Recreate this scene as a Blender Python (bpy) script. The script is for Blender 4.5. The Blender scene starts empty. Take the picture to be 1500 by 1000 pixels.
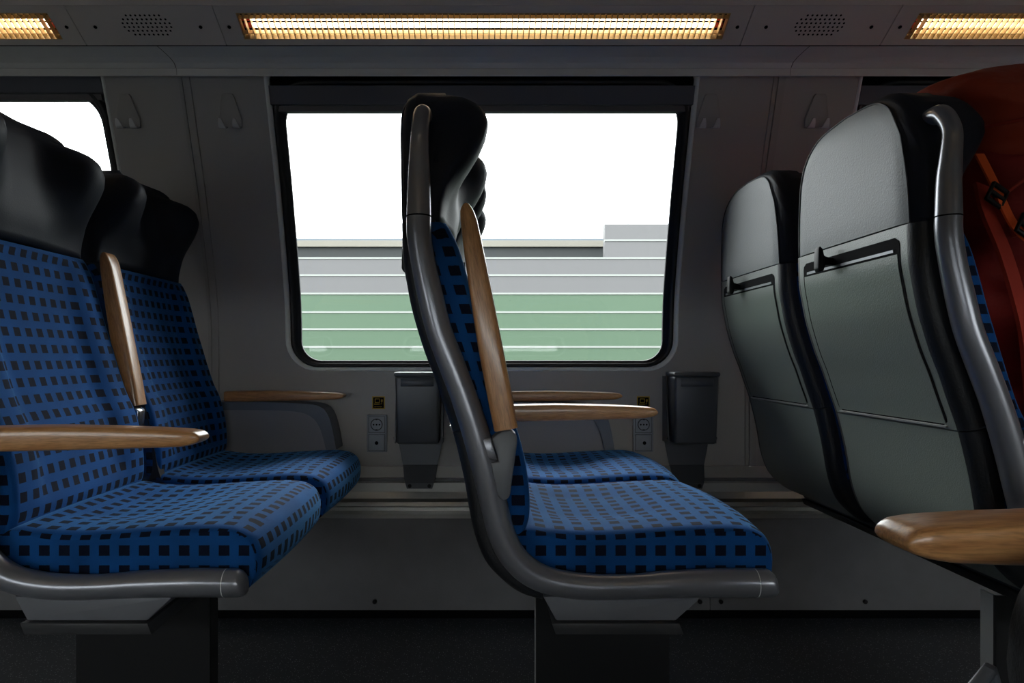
import bpy, bmesh, math, random
from mathutils import Vector, Matrix, noise

random.seed(7)
scene = bpy.context.scene
C = scene.collection

# ------------------------------------------------------------------ camera, world, exposure
HC = 0.74                                   # eye height above the deck
cam_d = bpy.data.cameras.new('camera'); cam = bpy.data.objects.new('camera', cam_d); C.objects.link(cam)
cam.location = (0, 0, HC); cam.rotation_euler = (math.radians(90), 0, 0)
cam_d.sensor_fit = 'HORIZONTAL'; cam_d.sensor_width = 36; cam_d.lens = 24.0
cam_d.shift_x = 0.028; cam_d.shift_y = 0.0153; cam_d.clip_start = 0.02; cam_d.clip_end = 300
scene.camera = cam

SKY = 9.5
LAMP = 7.0
OPP_BLINDS = (0.24, 0.24, 0.165, 0.24, 0.24)  # blind heights on the unseen side, set by the light they let in
world = bpy.data.worlds.new('overcast_sky'); scene.world = world; world.use_nodes = True
wn = world.node_tree.nodes; wl = world.node_tree.links
bg = wn['Background']; bg.inputs['Strength'].default_value = SKY
tc = wn.new('ShaderNodeTexCoord'); nz = wn.new('ShaderNodeTexNoise'); nz.inputs['Scale'].default_value = 2.2
nz.inputs['Detail'].default_value = 4; nz.inputs['Roughness'].default_value = 0.5
rp = wn.new('ShaderNodeValToRGB')
rp.color_ramp.elements[0].position = 0.30; rp.color_ramp.elements[0].color = (0.72, 0.76, 0.80, 1)
rp.color_ramp.elements[1].position = 0.62; rp.color_ramp.elements[1].color = (0.96, 0.98, 1.0, 1)
wl.new(tc.outputs['Generated'], nz.inputs['Vector']); wl.new(nz.outputs['Fac'], rp.inputs['Fac']); wl.new(rp.outputs['Color'], bg.inputs['Color'])

vs = scene.view_settings
vs.view_transform = 'Standard'; vs.look = 'None'; vs.gamma = 1.0; vs.use_curve_mapping = False; vs.exposure = 0.0

# ------------------------------------------------------------------ materials
MATS = {}
def mat(name, col, rough=0.5, metal=0.0, bump=0.0, bscale=200.0, var=0.0, vscale=8.0, sheen=0.0, coat=0.0, emit=None, spec=0.5, bdist=0.002):
    m = bpy.data.materials.new(name); m.use_nodes = True; MATS[name] = m
    n = m.node_tree.nodes; l = m.node_tree.links; p = n['Principled BSDF']
    p.inputs['Base Color'].default_value = (*col, 1); p.inputs['Roughness'].default_value = rough; p.inputs['Metallic'].default_value = metal
    p.inputs['Specular IOR Level'].default_value = spec
    if sheen: p.inputs['Sheen Weight'].default_value = sheen; p.inputs['Sheen Roughness'].default_value = 0.4
    if coat: p.inputs['Coat Weight'].default_value = coat; p.inputs['Coat Roughness'].default_value = 0.15
    if emit:
        p.inputs['Emission Color'].default_value = (*emit[0], 1); p.inputs['Emission Strength'].default_value = emit[1]
    t = n.new('ShaderNodeTexCoord')
    if var:
        z = n.new('ShaderNodeTexNoise'); z.inputs['Scale'].default_value = vscale; z.inputs['Detail'].default_value = 5
        l.new(t.outputs['Object'], z.inputs['Vector'])
        r = n.new('ShaderNodeMapRange'); r.inputs[3].default_value = 1 - var; r.inputs[4].default_value = 1 + var
        l.new(z.outputs['Fac'], r.inputs[0])
        mx = n.new('ShaderNodeMix'); mx.data_type = 'RGBA'; mx.blend_type = 'MULTIPLY'; mx.inputs['Factor'].default_value = 1
        mx.inputs['A'].default_value = (*col, 1); l.new(r.outputs[0], mx.inputs['B']); l.new(mx.outputs['Result'], p.inputs['Base Color'])
    if bump:
        z = n.new('ShaderNodeTexNoise'); z.inputs['Scale'].default_value = bscale; z.inputs['Detail'].default_value = 3
        l.new(t.outputs['Object'], z.inputs['Vector'])
        b = n.new('ShaderNodeBump'); b.inputs['Strength'].default_value = bump; b.inputs['Distance'].default_value = bdist
        l.new(z.outputs['Fac'], b.inputs['Height']); l.new(b.outputs['Normal'], p.inputs['Normal'])
    return m

def fabric_mat():
    m = bpy.data.materials.new('blue_checked_plush'); m.use_nodes = True; MATS['fabric'] = m
    n = m.node_tree.nodes; l = m.node_tree.links; p = n['Principled BSDF']
    uv = n.new('ShaderNodeUVMap'); sp = n.new('ShaderNodeSeparateXYZ'); l.new(uv.outputs[0], sp.inputs[0])
    jig = n.new('ShaderNodeTexNoise'); jig.inputs['Scale'].default_value = 900; l.new(uv.outputs[0], jig.inputs['Vector'])
    def band(sock, period, width, off):
        a = n.new('ShaderNodeMath'); a.operation = 'MULTIPLY_ADD'; a.inputs[1].default_value = 1/period; a.inputs[2].default_value = off
        l.new(sock, a.inputs[0])
        j = n.new('ShaderNodeMath'); j.operation = 'MULTIPLY_ADD'; j.inputs[1].default_value = 0.05; l.new(jig.outputs['Fac'], j.inputs[0]); l.new(a.outputs[0], j.inputs[2])
        f = n.new('ShaderNodeMath'); f.operation = 'FRACT'; l.new(j.outputs[0], f.inputs[0])
        c = n.new('ShaderNodeMath'); c.operation = 'LESS_THAN'; c.inputs[1].default_value = width; l.new(f.outputs[0], c.inputs[0])
        return c.outputs[0]
    b1 = band(sp.outputs['X'], 0.0297, 0.54, 0.23); b2 = band(sp.outputs['Y'], 0.0297, 0.53, 0.23)
    mu = n.new('ShaderNodeMath'); mu.operation = 'MULTIPLY'; l.new(b1, mu.inputs[0]); l.new(b2, mu.inputs[1])
    mx = n.new('ShaderNodeMix'); mx.data_type = 'RGBA'; l.new(mu.outputs[0], mx.inputs['Factor'])
    mx.inputs['A'].default_value = (0.005, 0.072, 0.26, 1); mx.inputs['B'].default_value = (0.002, 0.005, 0.018, 1)
    nz = n.new('ShaderNodeTexNoise'); nz.inputs['Scale'].default_value = 1500; nz.inputs['Detail'].default_value = 2; l.new(uv.outputs[0], nz.inputs['Vector'])
    nl = n.new('ShaderNodeTexNoise'); nl.inputs['Scale'].default_value = 14; l.new(uv.outputs[0], nl.inputs['Vector'])
    ad = n.new('ShaderNodeMath'); ad.operation = 'MULTIPLY'; l.new(nz.outputs['Fac'], ad.inputs[0]); l.new(nl.outputs['Fac'], ad.inputs[1])
    r = n.new('ShaderNodeMapRange'); r.inputs[1].default_value = 0.1; r.inputs[2].default_value = 0.4; r.inputs[3].default_value = 0.72; r.inputs[4].default_value = 1.3
    l.new(ad.outputs[0], r.inputs[0])
    m2 = n.new('ShaderNodeMix'); m2.data_type = 'RGBA'; m2.blend_type = 'MULTIPLY'; m2.inputs['Factor'].default_value = 1
    l.new(mx.outputs['Result'], m2.inputs['A']); l.new(r.outputs[0], m2.inputs['B']); l.new(m2.outputs['Result'], p.inputs['Base Color'])
    p.inputs['Roughness'].default_value = 0.85; p.inputs['Sheen Weight'].default_value = 0.55; p.inputs['Sheen Roughness'].default_value = 0.30
    sw = n.new('ShaderNodeMapRange'); sw.inputs[3].default_value = 0.58; sw.inputs[4].default_value = 0.07; l.new(mu.outputs[0], sw.inputs[0]); l.new(sw.outputs[0], p.inputs['Sheen Weight'])
    p.inputs['Sheen Tint'].default_value = (0.20, 0.55, 1.0, 1); p.inputs['Specular IOR Level'].default_value = 0.2
    b = n.new('ShaderNodeBump'); b.inputs['Strength'].default_value = 0.35; b.inputs['Distance'].default_value = 0.001
    l.new(nz.outputs['Fac'], b.inputs['Height']); l.new(b.outputs['Normal'], p.inputs['Normal'])
    return m
fabric_mat()

def wood_mat():
    m = bpy.data.materials.new('beech_wood'); m.use_nodes = True; MATS['wood'] = m
    n = m.node_tree.nodes; l = m.node_tree.links; p = n['Principled BSDF']
    t = n.new('ShaderNodeTexCoord'); mp = n.new('ShaderNodeMapping'); mp.inputs['Scale'].default_value = (6, 60, 60); l.new(t.outputs['Object'], mp.inputs['Vector'])
    z = n.new('ShaderNodeTexNoise'); z.inputs['Scale'].default_value = 3; z.inputs['Detail'].default_value = 6; z.inputs['Distortion'].default_value = 0.6; l.new(mp.outputs[0], z.inputs['Vector'])
    r = n.new('ShaderNodeValToRGB'); r.color_ramp.elements[0].position = 0.3; r.color_ramp.elements[0].color = (0.44, 0.195, 0.070, 1)
    r.color_ramp.elements[1].position = 0.7; r.color_ramp.elements[1].color = (0.64, 0.335, 0.135, 1)
    l.new(z.outputs['Fac'], r.inputs['Fac'])
    mp2 = n.new('ShaderNodeMapping'); mp2.inputs['Scale'].default_value = (60, 700, 700); l.new(t.outputs['Object'], mp2.inputs['Vector'])
    z2 = n.new('ShaderNodeTexNoise'); z2.inputs['Scale'].default_value = 1.0; l.new(mp2.outputs[0], z2.inputs['Vector'])
    r2 = n.new('ShaderNodeMapRange'); r2.inputs[1].default_value = 0.3; r2.inputs[2].default_value = 0.55; r2.inputs[3].default_value = 0.72; r2.inputs[4].default_value = 1.05; l.new(z2.outputs['Fac'], r2.inputs[0])
    mx = n.new('ShaderNodeMix'); mx.data_type = 'RGBA'; mx.blend_type = 'MULTIPLY'; mx.inputs['Factor'].default_value = 1
    l.new(r.outputs['Color'], mx.inputs['A']); l.new(r2.outputs[0], mx.inputs['B']); l.new(mx.outputs['Result'], p.inputs['Base Color'])
    p.inputs['Roughness'].default_value = 0.33; p.inputs['Coat Weight'].default_value = 0.4; p.inputs['Coat Roughness'].default_value = 0.12
wood_mat()

def floor_mat():
    m = bpy.data.materials.new('speckled_dark_vinyl'); m.use_nodes = True; MATS['floor'] = m
    n = m.node_tree.nodes; l = m.node_tree.links; p = n['Principled BSDF']
    t = n.new('ShaderNodeTexCoord')
    v = n.new('ShaderNodeTexVoronoi'); v.inputs['Scale'].default_value = 210; l.new(t.outputs['Object'], v.inputs['Vector'])
    lt = n.new('ShaderNodeMath'); lt.operation = 'LESS_THAN'; lt.inputs[1].default_value = 0.24; l.new(v.outputs['Distance'], lt.inputs[0])
    sx = n.new('ShaderNodeSeparateColor'); l.new(v.outputs['Color'], sx.inputs[0])
    gt = n.new('ShaderNodeMath'); gt.operation = 'GREATER_THAN'; gt.inputs[1].default_value = 0.55; l.new(sx.outputs[0], gt.inputs[0])
    mu = n.new('ShaderNodeMath'); mu.operation = 'MULTIPLY'; l.new(lt.outputs[0], mu.inputs[0]); l.new(gt.outputs[0], mu.inputs[1])
    mx = n.new('ShaderNodeMix'); mx.data_type = 'RGBA'; l.new(mu.outputs[0], mx.inputs['Factor'])
    mx.inputs['A'].default_value = (0.062, 0.070, 0.082, 1); mx.inputs['B'].default_value = (0.55, 0.57, 0.58, 1)
    l.new(mx.outputs['Result'], p.inputs['Base Color']); p.inputs['Roughness'].default_value = 0.36
floor_mat()

def glass_mat():
    m = bpy.data.materials.new('window_glass'); m.use_nodes = True; MATS['glass'] = m
    n = m.node_tree.nodes; l = m.node_tree.links; n.remove(n['Principled BSDF'])
    tr = n.new('ShaderNodeBsdfTransparent'); tr.inputs[0].default_value = (0.90, 0.93, 0.91, 1)
    gl = n.new('ShaderNodeBsdfGlossy'); gl.inputs['Roughness'].default_value = 0.02
    df = n.new('ShaderNodeBsdfDiffuse'); df.inputs[0].default_value = (0.8, 0.82, 0.8, 1)
    fr = n.new('ShaderNodeFresnel'); fr.inputs[0].default_value = 1.45
    a = n.new('ShaderNodeMixShader'); l.new(fr.outputs[0], a.inputs[0]); l.new(tr.outputs[0], a.inputs[1]); l.new(gl.outputs[0], a.inputs[2])
    # dust and short scratches
    t = n.new('ShaderNodeTexCoord')
    z = n.new('ShaderNodeTexNoise'); z.inputs['Scale'].default_value = 3; z.inputs['Detail'].default_value = 8; z.inputs['Roughness'].default_value = 0.7
    mp = n.new('ShaderNodeMapping'); mp.inputs['Scale'].default_value = (2.2, 0, 0.8); l.new(t.outputs['Object'], mp.inputs[0]); l.new(mp.outputs[0], z.inputs['Vector'])
    r = n.new('ShaderNodeMapRange'); r.inputs[1].default_value = 0.45; r.inputs[2].default_value = 0.8; r.inputs[3].default_value = 0.002; r.inputs[4].default_value = 0.035; l.new(z.outputs['Fac'], r.inputs[0])
    v = n.new('ShaderNodeTexVoronoi'); v.inputs['Scale'].default_value = 30; mp2 = n.new('ShaderNodeMapping'); mp2.inputs['Scale'].default_value = (0.8, 0, 2.2)
    l.new(t.outputs['Object'], mp2.inputs[0]); l.new(mp2.outputs[0], v.inputs['Vector'])
    lt = n.new('ShaderNodeMath'); lt.operation = 'LESS_THAN'; lt.inputs[1].default_value = 0.07; l.new(v.outputs['Distance'], lt.inputs[0])
    sc = n.new('ShaderNodeSeparateColor'); l.new(v.outputs['Color'], sc.inputs[0]); few = n.new('ShaderNodeMath'); few.operation = 'GREATER_THAN'; few.inputs[1].default_value = 0.8; l.new(sc.outputs[0], few.inputs[0])
    mm = n.new('ShaderNodeMath'); mm.operation = 'MULTIPLY'; l.new(few.outputs[0], mm.inputs[0]); l.new(lt.outputs[0], mm.inputs[1])
    k = n.new('ShaderNodeMath'); k.operation = 'MULTIPLY_ADD'; k.inputs[1].default_value = 0.16; l.new(mm.outputs[0], k.inputs[0]); l.new(r.outputs[0], k.inputs[2])
    b = n.new('ShaderNodeMixShader'); l.new(k.outputs[0], b.inputs[0]); l.new(a.outputs[0], b.inputs[1]); l.new(df.outputs[0], b.inputs[2])
    l.new(b.outputs[0], n['Material Output'].inputs[0])
glass_mat()

mat('leather', (0.010, 0.013, 0.024), 0.58, bump=0.12, bscale=420, spec=0.26)
mat('leather_back', (0.14, 0.155, 0.165), 0.50, bump=0.25, bscale=330, sheen=0.1)
mat('thread', (0.03, 0.033, 0.04), 0.6)
mat('shell', (0.185, 0.210, 0.190), 0.32, bump=0.28, bscale=420)  # green in the base stands in for light reflected off the barrier
mat('shell_edge', (0.013, 0.014, 0.017), 0.45, bump=0.3, bscale=300)
mat('silver', (0.26, 0.264, 0.29), 0.28, metal=0.6, bump=0.02, bscale=60)
mat('hinge_grey', (0.15, 0.16, 0.175), 0.4)
mat('beam_grey', (0.16, 0.165, 0.185), 0.45, var=0.06)
mat('dark_steel', (0.010, 0.0105, 0.012), 0.5, spec=0.3)
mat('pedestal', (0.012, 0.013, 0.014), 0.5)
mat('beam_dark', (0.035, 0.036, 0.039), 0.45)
mat('pedestal_lit_side', (0.30, 0.31, 0.31), 0.4)
mat('wall', (0.42, 0.405, 0.39), 0.5, bump=0.03, bscale=500, var=0.03, vscale=3)
mat('wall_joint', (0.38, 0.367, 0.353), 0.5)
mat('ceiling', (0.70, 0.635, 0.595), 0.5)
mat('cove', (0.75, 0.745, 0.725), 0.28)
mat('kick', (0.18, 0.18, 0.19), 0.5, var=0.16, vscale=14)
mat('alu', (0.58, 0.58, 0.56), 0.3, metal=0.45, var=0.08)
mat('rubber', (0.010, 0.010, 0.012), 0.45)
mat('black', (0.004, 0.004, 0.005), 0.9, spec=0.1)
mat('bright_trim', (0.85, 0.87, 0.85), 0.3)
mat('blind', (0.095, 0.10, 0.125), 0.55)
mat('blind_rail', (0.10, 0.092, 0.10), 0.45)
mat('bin', (0.10, 0.108, 0.122), 0.38, metal=0.25, bump=0.03, bscale=300, var=0.05)
mat('socket', (0.32, 0.35, 0.40), 0.4)
mat('socket_dark', (0.02, 0.022, 0.026), 0.5)
mat('yellow', (0.50, 0.32, 0.01), 0.5)
mat('hook', (0.75, 0.75, 0.74), 0.3)
mat('chrome', (0.45, 0.46, 0.48), 0.22, metal=0.9)
mat('armrest_panel', (0.27, 0.27, 0.285), 0.5)
mat('armrest_bracket', (0.13, 0.15, 0.19), 0.42)
mat('lamp_warm_lit', (0.80, 0.60, 0.32), 0.45)  # white reflector coloured gold in place of the tubes' warm light
mat('louver', (0.62, 0.47, 0.26), 0.35, metal=0.3)  # gold tint stands in for warm tube light on pale blades
mat('tube_glow', (0.9, 0.8, 0.6), 0.5, emit=((1.0, 0.83, 0.60), LAMP))
mat('tube_cap', (0.6, 0.05, 0.03), 0.5)
mat('red_nylon', (0.24, 0.007, 0.004), 0.7, bump=0.7, bscale=22, bdist=0.012, var=0.15, vscale=10)
mat('orange_nylon', (0.34, 0.032, 0.006), 0.65, bump=0.7, bscale=18, bdist=0.012, var=0.15, vscale=10)
mat('strap_red', (0.34, 0.022, 0.008), 0.75)
mat('strap_orange', (0.75, 0.10, 0.012), 0.7)
mat('plastic_black', (0.007, 0.007, 0.008), 0.5, spec=0.3)
mat('black_nylon', (0.006, 0.006, 0.007), 0.8, bump=0.4, bscale=300)
mat('grey_nylon', (0.06, 0.055, 0.065), 0.8, bump=0.5, bscale=250)
mat('barrier_grey', (0.078, 0.077, 0.079), 0.6, var=0.05, vscale=0.6)
mat('barrier_green', (0.040, 0.076, 0.043), 0.6, var=0.06, vscale=0.6)
mat('barrier_lip', (0.18, 0.195, 0.18), 0.5)
mat('parapet_dark', (0.012, 0.015, 0.015), 0.7, var=0.15, vscale=0.8)
mat('parapet_beige', (0.14, 0.132, 0.11), 0.7, var=0.06, vscale=0.8)
mat('parapet_blue', (0.08, 0.10, 0.12), 0.6)
mat('ballast', (0.10, 0.10, 0.095), 0.9, var=0.3, vscale=6)
mat('red_plastic', (0.6, 0.02, 0.01), 0.4)

# ------------------------------------------------------------------ object helpers
def link(name, me, m, parent=None, smooth=True):
    o = bpy.data.objects.new(name, me); C.objects.link(o)
    if m: me.materials.append(MATS[m])
    if smooth:
        for p in me.polygons: p.use_smooth = True
    if parent: o.parent = parent
    return o
def pyd(name, v, f, m, parent=None, smooth=True, uv=None, sharp=None):
    me = bpy.data.meshes.new(name); me.from_pydata([tuple(a) for a in v], [], f)
    bm = bmesh.new(); bm.from_mesh(me); bmesh.ops.recalc_face_normals(bm, faces=bm.faces)
    if uv:
        lay = bm.loops.layers.uv.new('UVMap')
        for face in bm.faces:
            for lp in face.loops: lp[lay].uv = uv(face, lp.vert)
    if sharp is not None:
        for e in bm.edges:
            if len(e.link_faces) == 2 and e.calc_face_angle(0) > sharp: e.smooth = False
    bm.to_mesh(me); bm.free(); return link(name, me, m, parent, smooth)
def bm_obj(name, bm, m, parent=None, smooth=False, sharp=None):
    bmesh.ops.recalc_face_normals(bm, faces=bm.faces)
    if sharp is not None:
        for e in bm.edges:
            if len(e.link_faces) == 2 and e.calc_face_angle(0) > sharp: e.smooth = False
    me = bpy.data.meshes.new(name); bm.to_mesh(me); bm.free()
    return link(name, me, m, parent, smooth)
def add_box(bm, x0, x1, y0, y1, z0, z1, bev=0.0, seg=2, mtx=None):
    r = bmesh.ops.create_cube(bm, size=1); vs_ = r['verts']
    for v in vs_: v.co = Vector(((x0+x1)/2+v.co.x*(x1-x0), (y0+y1)/2+v.co.y*(y1-y0), (z0+z1)/2+v.co.z*(z1-z0)))
    if bev:
        es = list({e for v in vs_ for e in v.link_edges})
        r2 = bmesh.ops.bevel(bm, geom=es, offset=bev, segments=seg, affect='EDGES', profile=0.5)
        vs_ = list({v for f in r2['faces'] for v in f.verts} | {v for v in vs_ if v.is_valid})
    if mtx is not None:
        for v in vs_: v.co = mtx @ v.co
    return vs_
def box(name, x0, x1, y0, y1, z0, z1, m, parent=None, bev=0.0, mtx=None):
    bm = bmesh.new(); add_box(bm, x0, x1, y0, y1, z0, z1, bev, 2, mtx)
    return bm_obj(name, bm, m, parent, smooth=bev > 0, sharp=0.6)
def add_cyl(bm, c, axis, r, h, seg=16, r2=None):
    q = Vector((0, 0, 1)).rotation_difference(Vector(axis)).to_matrix().to_4x4()
    M = Matrix.Translation(Vector(c)) @ q
    bmesh.ops.create_cone(bm, cap_ends=True, segments=seg, radius1=r, radius2=r if r2 is None else r2, depth=h, matrix=M)
def cyl(name, c, axis, r, h, m, parent=None, seg=16, r2=None):
    bm = bmesh.new(); add_cyl(bm, c, axis, r, h, seg, r2); return bm_obj(name, bm, m, parent, True, 0.6)
def prism(name, poly, y0, y1, m, parent=None, bev=0.0, axis='y', mtx=None):
    """polygon in (x,z) extruded in y (or (y,z) in x)."""
    bm = bmesh.new()
    def P(a, b, d): return (a, d, b) if axis == 'y' else (d, a, b)
    A = [bm.verts.new(P(a, b, y0)) for a, b in poly]; B = [bm.verts.new(P(a, b, y1)) for a, b in poly]
    bm.faces.new(A); bm.faces.new(B[::-1]); n = len(poly)
    for i in range(n): bm.faces.new((A[i], A[(i+1) % n], B[(i+1) % n], B[i]))
    bmesh.ops.recalc_face_normals(bm, faces=bm.faces)
    if bev: bmesh.ops.bevel(bm, geom=list(bm.edges), offset=bev, segments=2, affect='EDGES', profile=0.5)
    if mtx is not None:
        for v in bm.verts: v.co = mtx @ v.co
    return bm_obj(name, bm, m, parent, bev > 0, 0.6)
def empty(name, loc, rz=0):
    o = bpy.data.objects.new(name, None); C.objects.link(o); o.location = loc; o.rotation_euler = (0, 0, rz); o.empty_display_size = 0.1; return o
def tag(o, label, cat, group=None):
    o['label'] = label; o['category'] = cat
    if group: o['group'] = group
    return o
def structure(o, label=None):
    o['kind'] = 'structure'
    if label: o['label'] = label
    return o
def lerp(a, b, t): return a+(b-a)*t
def sstep(a, b, x):
    t = max(0, min(1, (x-a)/(b-a))); return t*t*(3-2*t)
def interp(tab, x):
    if x <= tab[0][0]: return tab[0][1]
    for (a, va), (b, vb) in zip(tab, tab[1:]):
        if x <= b: return va+(vb-va)*(x-a)/(b-a)
    return tab[-1][1]
def cr_path(pts, n):
    """Catmull-Rom through pts (tuples of any length), resampled evenly to n points."""
    P = [tuple(p) for p in pts]; P = [P[0]]+P+[P[-1]]; out = []
    for i in range(1, len(P)-2):
        for k in range(12):
            t = k/12; a, b, c, d = P[i-1], P[i], P[i+1], P[i+2]
            out.append(tuple(0.5*((2*b[j])+(-a[j]+c[j])*t+(2*a[j]-5*b[j]+4*c[j]-d[j])*t*t+(-a[j]+3*b[j]-3*c[j]+d[j])*t**3) for j in range(len(b))))
    out.append(P[-2])
    L = [0]
    for a, b in zip(out, out[1:]): L.append(L[-1]+math.dist(a[:2], b[:2]) if len(a) == 2 else L[-1]+math.dist(a[:3], b[:3]))
    res = []; j = 0
    for i in range(n):
        s = L[-1]*i/(n-1)
        while j < len(L)-2 and L[j+1] < s: j += 1
        t = (s-L[j])/max(1e-9, L[j+1]-L[j]); res.append(tuple(lerp(out[j][k], out[j+1][k], t) for k in range(len(out[0]))))
    return res
def sweep(name, path, m, parent=None, seg=18, n=60, caps=True, ysc=1.0):
    """path: (x,y,z,r) controls; round section."""
    P = cr_path(path, n); V = []; F = []
    ref = Vector((0, 1, 0)); prev = None
    for i, p in enumerate(P):
        a = Vector(P[max(0, i-1)][:3]); b = Vector(P[min(n-1, i+1)][:3]); t = (b-a).normalized()
        if prev is None:
            u = (ref-t*ref.dot(t)).normalized()
        else:
            u = (prev-t*prev.dot(t)).normalized()
        prev = u; w = t.cross(u)
        for k in range(seg):
            an = 2*math.pi*k/seg; V.append(Vector(p[:3])+u*math.cos(an)*p[3]*ysc+w*math.sin(an)*p[3])
    for i in range(n-1):
        for k in range(seg):
            F.append((i*seg+k, i*seg+(k+1) % seg, (i+1)*seg+(k+1) % seg, (i+1)*seg+k))
    if caps: F += [tuple(range(seg)), tuple((n-1)*seg+k for k in range(seg))]
    return pyd(name, V, F, m, parent, True, sharp=1.0)
def ribbon(name, path, wdir, width, thick, m, parent=None, n=24):
    P = cr_path(path, n); V = []; F = []; W = Vector(wdir).normalized()
    for i, p in enumerate(P):
        a = Vector(P[max(0, i-1)][:3]); b = Vector(P[min(n-1, i+1)][:3]); t = (b-a).normalized()
        w = (W-t*W.dot(t)).normalized(); u = t.cross(w); c = Vector(p[:3])
        for s1, s2 in ((-1, -1), (1, -1), (1, 1), (-1, 1)): V.append(c+w*s1*width/2+u*s2*thick/2)
    for i in range(n-1):
        for k in range(4): F.append((i*4+k, i*4+(k+1) % 4, (i+1)*4+(k+1) % 4, (i+1)*4+k))
    F += [(0, 1, 2, 3), tuple((n-1)*4+k for k in range(4))]
    return pyd(name, V, F, m, parent, True, sharp=0.9)

# ------------------------------------------------------------------ the wall with its windows
# wall line in section: (z above eye, distance): upright below, leaning inwards above
WP = [(-1.0, 1.98), (0.0, 1.98), (0.08, 1.979), (0.165, 1.970), (0.294, 1.936), (0.475, 1.878), (0.60, 1.832), (0.732, 1.781), (0.85, 1.735)]
def wy(zr, off=0.0): return interp(WP, zr)+off
MOD = 1.555
WC = [-0.004+MOD*k for k in (-2, -1, 0, 1, 2)]
HWID = 0.563; ZB = -0.034; ZT = 0.742; Z0 = -0.335; Z1 = 0.775
def rrect(hw, zb, zt, rb, rt, n=8, nz_=14, nx_=10):
    """closed loop of (x,z) with many points on the straight sides, starts bottom centre going right."""
    L = []
    def line(a, b, k): 
        for i in range(k): L.append((lerp(a[0], b[0], i/k), lerp(a[1], b[1], i/k)))
    def arc(cx, cz, r, a0):
        for i in range(n): L.append((cx+r*math.cos(a0+math.pi/2*i/n), cz+r*math.sin(a0+math.pi/2*i/n)))
    line((0, zb), (hw-rb, zb), nx_); arc(hw-rb, zb+rb, rb, -math.pi/2)
    line((hw, zb+rb), (hw, zt-rt), nz_); arc(hw-rt, zt-rt, rt, 0)
    line((hw-rt, zt), (-hw+rt, zt), nx_*2); arc(-hw+rt, zt-rt, rt, math.pi/2)
    line((-hw, zt-rt), (-hw, zb+rb), nz_); arc(-hw+rb, zb+rb, rb, math.pi)
    line((-hw+rb, zb), (0, zb), nx_)
    return L
def ring(name, loops, m, parent=None, cx=0, smooth=True, close=False, sharp=None):
    """loops: list of lists of (x, zrel, yoff) -> surface hugging the wall section."""
    V = []; F = []; n = len(loops[0])
    for L in loops:
        for (x, z, o) in L: V.append((cx+x, wy(z, o), HC+z))
    rng = range(len(loops)) if close else range(len(loops)-1)
    for i in rng:
        j = (i+1) % len(loops)
        for k in range(n): F.append((i*n+k, i*n+(k+1) % n, j*n+(k+1) % n, j*n+k))
    return pyd(name, V, F, m, parent, smooth, sharp=sharp)

wall = structure(empty('wall_window_side', (0, 0, 0)), 'grey plastic side wall lining leaning inwards above the windows')
opening = rrect(HWID, ZB, ZT, 0.085, 0.012)
for cx in WC:
    hm = MOD/2-0.0005; loops = []
    # radial blend from the opening out to the panel rectangle
    outer = []
    for (x, z) in opening:
        zc = 0.35; dx, dz = x, z-zc
        s = min(hm/abs(dx) if abs(dx) > 1e-6 else 1e9, ((Z1-zc)/dz if dz > 1e-6 else ((Z0-zc)/dz if dz < -1e-6 else 1e9)))
        outer.append((dx*s, zc+dz*s))
    for cxz in ((hm, Z0), (-hm, Z0), (hm, Z1), (-hm, Z1)):
        q = min(range(len(outer)), key=lambda i: math.dist(outer[i], cxz)); outer[q] = cxz
    for j in range(0, 13):
        t = j/12; loops.append([(lerp(a[0], b[0], t), lerp(a[1], b[1], t), 0.0) for a, b in zip(opening, outer)])
    rev = [(x*0.996, z, 0.035) for x, z in opening]
    loops.insert(0, rev)
    ring('wall_panel', loops, 'wall', wall, cx, sharp=0.8)
    # lower corners of the radial blend are closed by a plain strip
for k in range(-2, 3):
    jx = -0.004+MOD*(k+0.5)
    for (a, b, o) in ((-0.016, -0.005, -0.0035), (-0.0035, 0.016, -0.005)):
        V = []; F = []; zs = [Z0+0.02+(Z1-Z0-0.02)*i/24 for i in range(25)]
        for z in zs:
            for (x, oo) in ((a, 0.001), (a+0.001, o), (b-0.001, o), (b, 0.001)): V.append((jx+x, wy(z, oo), HC+z))
        for i in range(24):
            for q in range(3): F.append((i*4+q, i*4+q+1, i*4+q+5, i*4+q+4))
        pyd('joint_strip', V, F, 'wall_joint', wall, False)

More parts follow.
